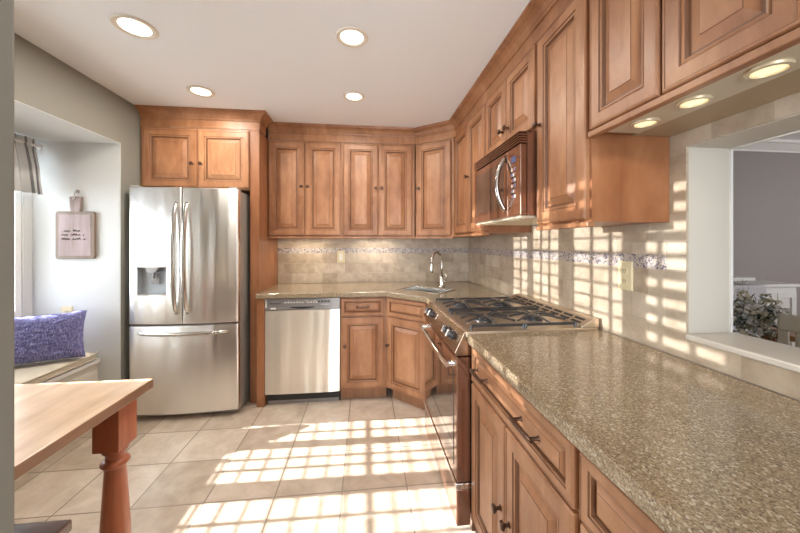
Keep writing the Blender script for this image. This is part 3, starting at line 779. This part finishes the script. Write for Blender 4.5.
b = MB(); b.box(XS-.008, XS+.008, FY+.03, FY+.074, .72, FZ1-.005); b.box(FX0+.01, FX1-.01, FY+.05, FY+.074, .69, .73); b.build('gasket', mat('gasket_maroon', (.16, .07, .08), .6), fr)
# dispenser
b = MB(); x0, x1, z0, z1 = CUT; yf = bulge(x0)+.004; yk = FY+.071
b.add([(x0, yf, z0), (x1, yf, z0), (x1, yf, z1), (x0, yf, z1), (x0+.006, yk, z0+.02), (x1-.006, yk, z0+.02), (x1-.006, yk, z1), (x0+.006, yk, z1)],
      [(0, 1, 5, 4), (1, 2, 6, 5), (2, 3, 7, 6), (3, 0, 4, 7), (4, 5, 6, 7)])
d_ = b.build('dispenser_recess', M['dispenser'], dl_)
b = MB(); ext_y(b, rr(x0+.002, x1-.002, 1.138, z1-.002, .006), bulge(-1.55)-.001, FY+.06); b.build('dispenser_panel', M['nickel'], dl_, bevel=.003)
b = MB(); ext_y(b, [(-1.615, 1.14), (-1.52, 1.14), (-1.535, 1.11), (-1.55, 1.10), (-1.585, 1.10), (-1.60, 1.11)], FY+.01, FY+.06); b.tube([(-1.568, FY+.035, 1.10), (-1.568, FY+.03, 1.055)], .012, 12)
b.box(-1.60, -1.538, FY+.055, FY+.062, 1.01, 1.09); b.build('dispenser_spout', M['ctrlgrey'], dl_, bevel=.002)
b = MB(); ext_y(b, rr(x0+.004, x1-.004, z0+.001, z0+.012, .003), bulge(-1.55)-.002, FY+.07); b.build('drip_tray', M['steel'], dl_)
def bow(name, p0, p1, out, r, parent, k=.10):
    b = MB(); p0, p1 = V3(p0), V3(p1); n = 22; pts = []
    for i in range(n+1):
        u = i/n; s = math.sin(PI*u)**.55 if 0 < u < 1 else 0
        pts.append(p0.lerp(p1, u)+V3((0, -out*s, 0)))
    b.tube(pts, [r*(.75+.25*math.sin(PI*i/n)) for i in range(n+1)], 12)
    return b.build(name, M['nickel'], parent, smooth='full')
for xh, d in ((XS-.038, dl_), (XS+.038, dr_)): bow('door_handle', (xh, bulge(xh)+.004, .795), (xh, bulge(xh)+.004, 1.62), .060, .0175, d)
bow('drawer_handle', (FX0+.07, bulge(FX0+.07)+.004, .650), (FX1-.07, bulge(FX1-.07)+.004, .650), .055, .015, fz)
b = MB()
for x in (FX0+.06, FX1-.06):
    for y in (FY+.15, D-.15):
        b = MB(); b.lathe([(.0, 0), (.02, 0), (.02, .02), (0, .02)], (x, y, 0), Z, 14); b.build('foot', M['dark'], fr)
b = MB(); b.box(FX0+.02, FX1-.02, FY+.08, FY+.10, .004, .045); b.build('toe_grille', M['greyside'], fr)
for x in (FX0+.04, FX1-.04):
    b = MB(); b.box(x-.03, x+.03, FY+.03, FY+.12, FZ1-.012, FZ1+.012); b.build('hinge_cover', M['greyside'], fr, bevel=.004)

# ------------------------------------------------------------------ dishwasher
DX0, DX1, DY = -.799, -.208, 2.640
t = thing('dishwasher', 'stainless dishwasher with grey control strip under the back counter', 'dishwasher', ((DX0+DX1)/2, 2.95, 0))
b = MB(); b.box(DX0+.005, DX1-.005, DY+.045, D-.05, .03, .868); b.build('tub', M['dark'], t)
b = MB(); n = 24
prof = [(DX0+(DX1-DX0)*i/n, DY+.008*(2*i/n-1)**4) for i in range(n+1)]
b.prism(prof+[(DX1, DY+.045), (DX0, DY+.045)], .098, .775); b.build('door_panel', M['steel_dw'], t, smooth=True)
b = MB(); b.prism(prof+[(DX1, DY+.045), (DX0, DY+.045)], .779, .868); cp = b.build('control_panel', M['ctrlgrey'], t, smooth=True)
b = MB(); pr = []
for k in range(13): pr.append((-.60+.19*k/12, .797-.010*math.sin(PI*k/12)))
ext_y(b, pr+[(-.41, .803), (-.60, .803)], DY-.0015, DY+.004); b.build('pocket_handle', M['dark'], cp)
b = MB(); rnd = random.Random(2)
for i, x in enumerate([-.645+.0225*k for k in range(12)]):
    if i == 7: continue
    b.box(x, x+.012, DY-.0015, DY+.004, .834, .842)
for k in range(4): b.box(-.62+.07*k, -.605+.07*k, DY-.0015, DY+.004, .848, .851)
b.build('button_markings', M['mark'], cp)
b = MB(); b.box(-.36, -.29, DY-.0015, DY+.004, .818, .821); b.build('indicator_line', M['mark'], cp)
b = MB(); b.box(-.755, -.715, DY-.0012, DY+.004, .784, .797); b.build('badge', M['mark'], cp)
b = MB(); b.box(DX0+.004, DX0+.012, DY-.001+.006, DY+.012, .80, .862); b.build('edge_strip', M['mark'], cp)
b = MB()
for k in range(9): b.box(-.762+.0105*k, -.755+.0105*k, DY-.0010, DY+.005, .826, .836)
for k in range(4): b.box(-.385+.026*k, -.365+.026*k, DY-.0015, DY+.004, .836, .850)
b.build('panel_lettering', M['markdark'], cp)
b = MB(); b.box(DX0+.01, DX1-.01, DY+.05, DY+.065, .0, .095); b.build('toe_kick', M['ctrlgrey'], t)

# ------------------------------------------------------------------ gas range
RY0, RY1 = 1.364, 2.128
rg = thing('gas_range', 'slide in gas range with black glass oven door and steel trim', 'range', (.75, (RY0+RY1)/2, 0))
b = MB(); b.box(.475, R-.02, RY0+.003, RY1-.003, .03, .895); b.build('body', M['brown_reflect'], rg)
b = MB(); b.box(.445, R-.012, RY0, RY1, .896, .922); b.build('cooktop', M['steel_warm'], rg, bevel=.006)
b = MB(); b.extrude([(.455, .915), (.440, .921), (.396, .828), (.404, .815), (.475, .815), (.475, .895)], 'y', RY0+.002, RY1-.002); cpn = b.build('control_panel', M['steel_panel'], rg, bevel=.003)
nrm = V3((-(.921-.828), 0, .440-.396)).normalized()
mid = V3((.418, 0, .8745))
b = MB()
TP = frame(mid, (0, -1, 0), V3((.440-.396, 0, .921-.828)).normalized(), nrm)
b.T = TP; b.box(-RY1+.25, -RY0-.25, -.022, .022, -.003, .001); b.build('display', M['brown_reflect'], cpn)
for y in (RY0+.12, RY0+.20, RY1-.20, RY1-.12):
    b = MB(); b.lathe([(.0, 0), (.024, 0), (.024, .004), (.019, .006), (.017, .024), (.013, .027), (0, .027)], TP(-y, 0, .0), nrm, 20); kb = b.build('knob', M['iron'], cpn, smooth=True)
    b = MB(TP); b.box(-y-.005, -y+.005, -.018, .018, .024, .034); b.build('grip', M['nickel'], kb, bevel=.002)
b = MB(); b.box(.405, .470, RY0+.004, RY1-.004, .250, .808); od = b.build('oven_door', M['brown_reflect'], rg, bevel=.006)
b = MB(); b.box(.4025, .410, RY0+.05, RY1-.05, .30, .735); b.build('door_glass', M['blackglass'], od, bevel=.002)
b = MB(); b.box(.400, .474, RY0+.002, RY1-.002, .222, .247); b.build('trim_strip', M['chrome'], rg, bevel=.004)
b = MB(); b.box(.405, .470, RY0+.004, RY1-.004, .055, .220); b.build('warming_drawer', M['brown_reflect'], rg, bevel=.006)
b = MB(); b.tube([(.370, RY0+.04, .765), (.366, RY0+.10, .765), (.366, RY1-.10, .765), (.370, RY1-.04, .765)], .0125, 12)
for y in (RY0+.055, RY1-.055): b.tube([(.406, y, .765), (.370, y, .765)], [.014, .011], 12)
b.build('door_handle', M['chrome'], od, smooth=True)
b = MB(); b.box(.50, R-.05, RY0+.01, RY1-.01, 0, .03); b.build('plinth', M['dark'], rg)
# burners and grates
for iy, yb in enumerate((RY0+.195, RY1-.195)):
    for ix, xb in enumerate((.605, .865)):
        b = MB(); b.lathe([(.0, 0), (.052, 0), (.050, .008), (.036, .010), (.036, .017), (.030, .021), (0, .022)], (xb, yb, .922), Z, 24); b.build('burner', M['iron'], rg, smooth=True)
        g = MB(); zt = .949; hx_, hy_ = .124, .165; r = .004
        for sy in (-1, 1): g.box(xb-hx_, xb+hx_, yb+sy*hy_-r, yb+sy*hy_+r, zt-.016, zt-.004)
        for sx, sy in ((-1, -1), (1, -1), (1, 1), (-1, 1)):
            g.tube([(xb+sx*hx_, yb+sy*hy_, .922), (xb+sx*hx_, yb+sy*hy_, zt-.004)], [.008, .005], 8)
            g.tube([(xb+sx*hx_, yb+sy*hy_*.55, zt-.010), (xb+sx*.06, yb+sy*.05, zt+.001), (xb+sx*.026, yb+sy*.022, zt)], [.0055, .005, .004], 8)
        for sx in (-1, 1): g.tube([(xb+sx*hx_, yb, zt-.008), (xb+sx*.06, yb, zt+.003), (xb+sx*.02, yb, zt)], [.0055, .005, .004], 8)
        for sy in (-1, 1): g.tube([(xb, yb+sy*hy_, zt-.008), (xb, yb+sy*.07, zt+.003), (xb, yb+sy*.02, zt)], [.0055, .005, .004], 8)
        g.build('grate', M['iron'], rg, smooth=True)
b = MB(); b.extrude([(1.0, .922), (1.0, .93), (1.055, .962), (R-.014, .964), (R-.014, .922)], 'y', RY0, RY1); bgd = b.build('vent_trim', M['steel_warm'], rg, bevel=.003)
b = MB(frame((1.0, 0, .93), (0, 1, 0), V3((.055, 0, .032)).normalized(), V3((-.032, 0, .055)).normalized())); y = RY0+.03
while y < RY1-.09:
    for v0 in (.012, .036): b.box(y, y+.070, v0, v0+.014, -.004, .0008)
    y += .088
b.build('vent_slots', M['dark'], bgd)

# ------------------------------------------------------------------ microwave
MX, MY0, MY1, MZ0, MZ1 = .705, 1.376, 1.982, 1.440, 1.836
mw = thing('microwave', 'glossy over range microwave with curved chrome handle, reflected wood in its brown', 'microwave', (.9, (MY0+MY1)/2, MZ0), None)
b = MB(); b.box(MX+.035, R-.004, MY0, MY1, MZ0+.004, MZ1); b.build('body', M['brown_reflect'], mw)
b = MB(); b.box(MX, MX+.034, MY0+.130, MY1, MZ0+.004, MZ1-.062); dm = b.build('door', M['brown_reflect'], mw, bevel=.006)
b = MB(); b.box(MX-.0015, MX+.01, MY0+.175, MY1-.05, MZ0+.055, MZ1-.10); b.build('door_window', M['blackglass'], dm)
b = MB(); b.box(MX, MX+.034, MY0, MY0+.127, MZ0+.004, MZ1-.062); cm = b.build('control_panel', M['brown_reflect'], mw, bevel=.005)
b = MB(); b.box(MX-.0015, MX+.01, MY0+.040, MY0+.085, 1.700, 1.73); b.build('display', M['display'], cm)
b = MB()
for r_ in range(6):
    for c_ in range(3): b.box(MX-.0015, MX+.01, MY0+.042+c_*.016, MY0+.053+c_*.016, 1.532+r_*.026, 1.546+r_*.026, (r_*2+c_) % 3)
b.build('keypad', [M['mark'], mat('key_blue', (.16, .2, .34), .4), mat('key_red', (.34, .14, .12), .4)], cm)
b = MB(); z = MZ1-.058
for k in range(5):
    b.extrude([(MX+.016, z), (MX-.004, z+.001), (MX-.004, z+.006), (MX+.016, z+.0075), (MX+.034, z+.0075), (MX+.034, z)], 'y', MY0, MY1); z += .0115
b.build('vent_grille', M['brown_reflect'], mw)
b = MB(); yh = MY0+.152; pts = []
for k in range(19):
    u = k/18; pts.append((MX+.006-.052*math.sin(PI*u)**.7, yh, 1.475+.275*u))
b.tube(pts, [.0115]*19, 12); b.build('door_handle', M['darkchrome'], dm, smooth='full')
b = MB(); b.box(MX+.01, R-.03, MY0+.01, MY1-.01, MZ0-.006, MZ0+.003); un = b.build('bottom_pan', M['cream_underside'], mw)
b = MB()
for k in range(12): b.box(MX+.04+k*.022, MX+.052+k*.022, MY0+.05, MY1-.05, MZ0-.009, MZ0-.005)
b.build('filter_grille', M['goldtrim'], un)
# ------------------------------------------------------------------ recessed ceiling lights
for lb, x, y, r in (('recessed ceiling light nearest the left wall', -1.134, 1.703, .085), ('recessed ceiling light nearest the right cabinets', -.067, 1.661, .075), ('recessed ceiling light in front of the refrigerator cabinet', -1.149, 2.369, .078), ('recessed ceiling light before the back wall cabinets', -.08, 2.327, .07)):
    t = thing('recessed_light', lb, 'light', (x, y, ZC-.01), 'recessed ceiling lights')
    b = MB(); b.lathe([(r*.80, -.001), (r*1.08, -.0005), (r*1.12, -.003), (r*1.05, -.008), (r*.84, -.007), (r*.78, -.003)], (x, y, ZC), Z, 36); b.build('trim_ring', M['cantrim'], t, smooth=True)
    b = MB(); b.lathe([(0, -.0005), (r*.82, -.0005), (r*.82, -.003), (r*.5, -.005), (0, -.006)], (x, y, ZC), Z, 36); b.build('lens', M['lens'], t, smooth=True)
    l = bpy.data.lights.new('can_lamp', 'AREA'); l.shape = 'DISK'; l.size = .13; l.energy = 8; l.color = (1, .93, .82)
    o = bpy.data.objects.new('can_lamp', l); COL.objects.link(o); o.location = (x, y, ZC-.012)

# ------------------------------------------------------------------ dining table in the kitchen and bench
tb = thing('kitchen_table', 'pale butcher block table with turned reddish legs', 'table', (-1.27, .95, 0))
b = MB(); b.box(-1.69, -.865, .47, 1.407, .722, .76, 0)
b.m = [1, 1, 1, 1, 1, 0]; b.build('tabletop', [M['butcher'], M['butcher_edge']], tb, bevel=.005)
for x, y in ((-.945, 1.316), (-1.61, 1.316), (-.945, .56), (-1.61, .56)):
    b = MB(); b.box(x-.045, x+.045, y-.048, y+.048, .545, .7215)
    b.lathe([(.0, .546), (.040, .546), (.042, .538), (.039, .530), (.031, .524), (.029, .502), (.037, .498), (.043, .492), (.045, .486), (.043, .480), (.036, .474), (.033, .468), (.0355, .42), (.045, .25), (.046, .18), (.036, .12), (.032, .10), (.043, .085), (.043, .07), (.030, .055), (.026, .0), (0, 0)], (x, y, 0), Z, 24)
    b.build('leg', M['cherry'], tb, smooth=True, bevel=.003)
bn = thing('bench', 'dark polished wooden bench pushed under the kitchen table', 'bench', (-1.13, .8, 0))
b = MB(); b.box(-1.40, -.912, .50, 1.10, .415, .452); b.build('seat', M['darkwood'], bn, bevel=.006)
for x in (-1.36, -.952):
    for y in (.54, 1.06):
        b = MB(); b.box(x-.022, x+.022, y-.022, y+.022, 0, .414); b.build('leg', M['darkwood'], bn, bevel=.003)

# ------------------------------------------------------------------ dining room things
mt = thing('fireplace_mantel', 'white fireplace mantel in the room beyond the opening', 'mantel', (3.2, 2.75, 0))
b = MB(); b.box(2.6, 3.62, 2.56, 2.89, .965, 1.0); b.build('shelf', M['white'], mt, bevel=.008)
b = MB(); b.box(2.7, 3.50, 2.64, 2.89, .80, .964); b.build('frieze', M['creamchair'], mt)  # recess shade between shelf and moulding put into a darker colour
b = MB(); b.box(2.65, 3.54, 2.60, 2.89, .772, .80); b.build('moulding', M['white'], mt, bevel=.006)
b = MB(); b.box(3.40, 3.50, 2.64, 2.89, 0, .772); b.box(2.7, 2.8, 2.64, 2.89, 0, .772)
for k in range(3): b.box(3.412+.03*k, 3.426+.03*k, 2.632, 2.64, .06, .72)
b.build('pilaster', M['white'], mt)
b = MB(); b.box(2.8, 3.40, 2.86, 2.89, 0, .772); b.build('firebox', M['dark'], mt)
sd = thing('sideboard', 'white paneled sideboard beside the fireplace mantel', 'sideboard', (3.95, 2.8, 0))
b = MB(); b.box(3.66, 4.12, 2.60, 2.89, .03, .90); b.build('body', M['white'], sd)
b = MB(); b.box(3.64, 4.14, 2.575, 2.89, .90, .93); b.build('top', M['white'], sd, bevel=.006)
for x0, x1 in ((3.68, 3.885), (3.895, 4.10)):
    b = MB(frame((x0, 2.60, .08), (1, 0, 0), Z, (0, -1, 0))); b.rings(x1-x0, .77, [(0, 0, 0), (0, .016, 0), (.05, .016, 0), (.055, .006, 0)])
    b.build('door', M['white'], sd)
for x in (3.70, 4.08):
    for y in (2.63, 2.86):
        b = MB(); b.box(x-.02, x+.02, y-.02, y+.02, 0, .03); b.build('foot', M['white'], sd)
dt = thing('dining_table', 'brown wooden dining table behind the flowers', 'table', (3.1, 1.55, 0))
b = MB(); b.box(2.66, 3.62, 1.02, 1.92, .70, .735); b.build('tabletop', M['diningwood'], dt, bevel=.005)
for x in (2.74, 3.55):
    for y in (1.09, 1.85):
        b = MB(); b.box(x-.035, x+.035, y-.035, y+.035, 0, .699); b.build('leg', M['diningwood'], dt)
# bouquet
bq = thing('flower_arrangement', 'cream and white flowers with dark foliage in a vase before the dining table', 'flowers', (2.56, 1.80, 0))
b = MB(); b.lathe([(.0, 0), (.08, 0), (.085, .05), (.055, .30), (.045, .55), (.06, .68), (.05, .68), (0, .60)], (2.56, 1.80, 0), Z, 20); b.build('vase', M['vase'], bq, smooth=True)
rnd = random.Random(11)
fo = MB(); bl = MB(); st = MB()
C0 = V3((2.56, 1.80, .80))
def petal_ball(m, c, r, mi):
    for k in range(12):
        d = V3((rnd.gauss(0, 1), rnd.gauss(0, 1), rnd.gauss(0, 1)+.4)).normalized(); u = d.orthogonal().normalized(); v = d.cross(u)
        p = c+d*r*.55
        m.add([tuple(p-u*r*.45), tuple(p+d*r*.3+v*r*.4), tuple(p+u*r*.45+d*r*.12), tuple(p-v*r*.4+d*r*.25)], [(0, 1, 2, 3)], mi)
for k in range(95):
    d = V3((max(-1.4, min(.5, rnd.gauss(-.2, 1.0))), rnd.gauss(0, .8), rnd.gauss(.15, .55)))
    e_ = C0+V3((d.x*.10, d.y*.07, d.z*.12+.02)); 
    if e_.z < .70: e_.z = .70+rnd.random()*.05
    st.tube([C0-V3((0, 0, .05)), C0.lerp(e_, .6)+V3((0, 0, .02)), e_], .0022, 5)
    petal_ball(bl, e_, rnd.uniform(.022, .042), 0 if rnd.random() < .6 else 1)
for k in range(300):
    d = V3((rnd.gauss(0, 1.15), rnd.gauss(0, .85), rnd.gauss(.1, .6)))
    p = C0+V3((d.x*.085-.01, d.y*.075, d.z*.13)); 
    if p.z < .69 or p.x > 2.63: continue
    a = V3((rnd.gauss(0, 1), rnd.gauss(0, 1), rnd.gauss(0, 1))).normalized(); s_ = a.orthogonal().normalized(); ln = rnd.uniform(.022, .05)
    fo.add([tuple(p), tuple(p+a*ln*.5+s_*ln*.2), tuple(p+a*ln), tuple(p+a*ln*.5-s_*ln*.2)], [(0, 1, 2, 3)], 0 if rnd.random() < .55 else 1)
for k in range(70):
    p = C0+V3((-.135+rnd.gauss(0, .018), rnd.gauss(0, .03), rnd.uniform(-.08, .26))); a = V3((rnd.gauss(0, .5), rnd.gauss(0, .5), 1)).normalized(); s_ = a.orthogonal().normalized(); ln = rnd.uniform(.03, .05)
    fo.add([tuple(p), tuple(p+a*ln*.5+s_*ln*.18), tuple(p+a*ln), tuple(p+a*ln*.5-s_*ln*.18)], [(0, 1, 2, 3)], 0)
st.build('stems', M['leaf'], bq); fo.build('foliage', [M['leaf'], M['leafgrey']], bq); bl.build('blossoms', [M['petal'], M['petalwhite']], bq)
def chair(x, y, rz, label, m, solid):
    t = thing('dining_chair', label, 'chair', (x, y, 0), 'chairs at the dining table')
    Rm = Matrix.Rotation(rz, 3, 'Z'); T = lambda a, b_, c: V3((x, y, 0))+Rm @ V3((a, b_, c))
    b = MB(T); b.box(-.21, .21, -.21, .21, .43, .465); b.build('seat', m, t, bevel=.006)
    for sx in (-1, 1):
        b = MB(T); b.box(sx*.19-.018, sx*.19+.018, .165, .20, 0, .43); b.build('leg', m, t)
        b = MB(T); b.add([(sx*.19+dx, yy+dy, z) for z, yy in ((0, -.20), (.44, -.20), (.90, -.25)) for dx, dy in ((-.018, -.018), (.018, -.018), (.018, .018), (-.018, .018))],
                         [(k*4+j, k*4+(j+1) % 4, k*4+4+(j+1) % 4, k*4+4+j) for k in range(2) for j in range(4)]+[(3, 2, 1, 0), (8, 9, 10, 11)]); b.build('leg', m, t)
    b = MB(T)
    if solid: b.box(-.2, .2, -.285, -.215, .50, .95)
    else:
        b.box(-.208, .208, -.272, -.238, .84, .93)
        for k in range(5): b.box(-.15+.07*k, -.13+.07*k, -.255, -.235, .466, .84)
    b.build('backrest', m, t, bevel=.012)
chair(2.58, 1.42, math.radians(-65), 'cream painted chair at the near side of the dining table', M['creamchair'], False)
chair(3.30, 2.18, math.radians(180), 'white upholstered chair behind the dining table', M['whitefab'], True)
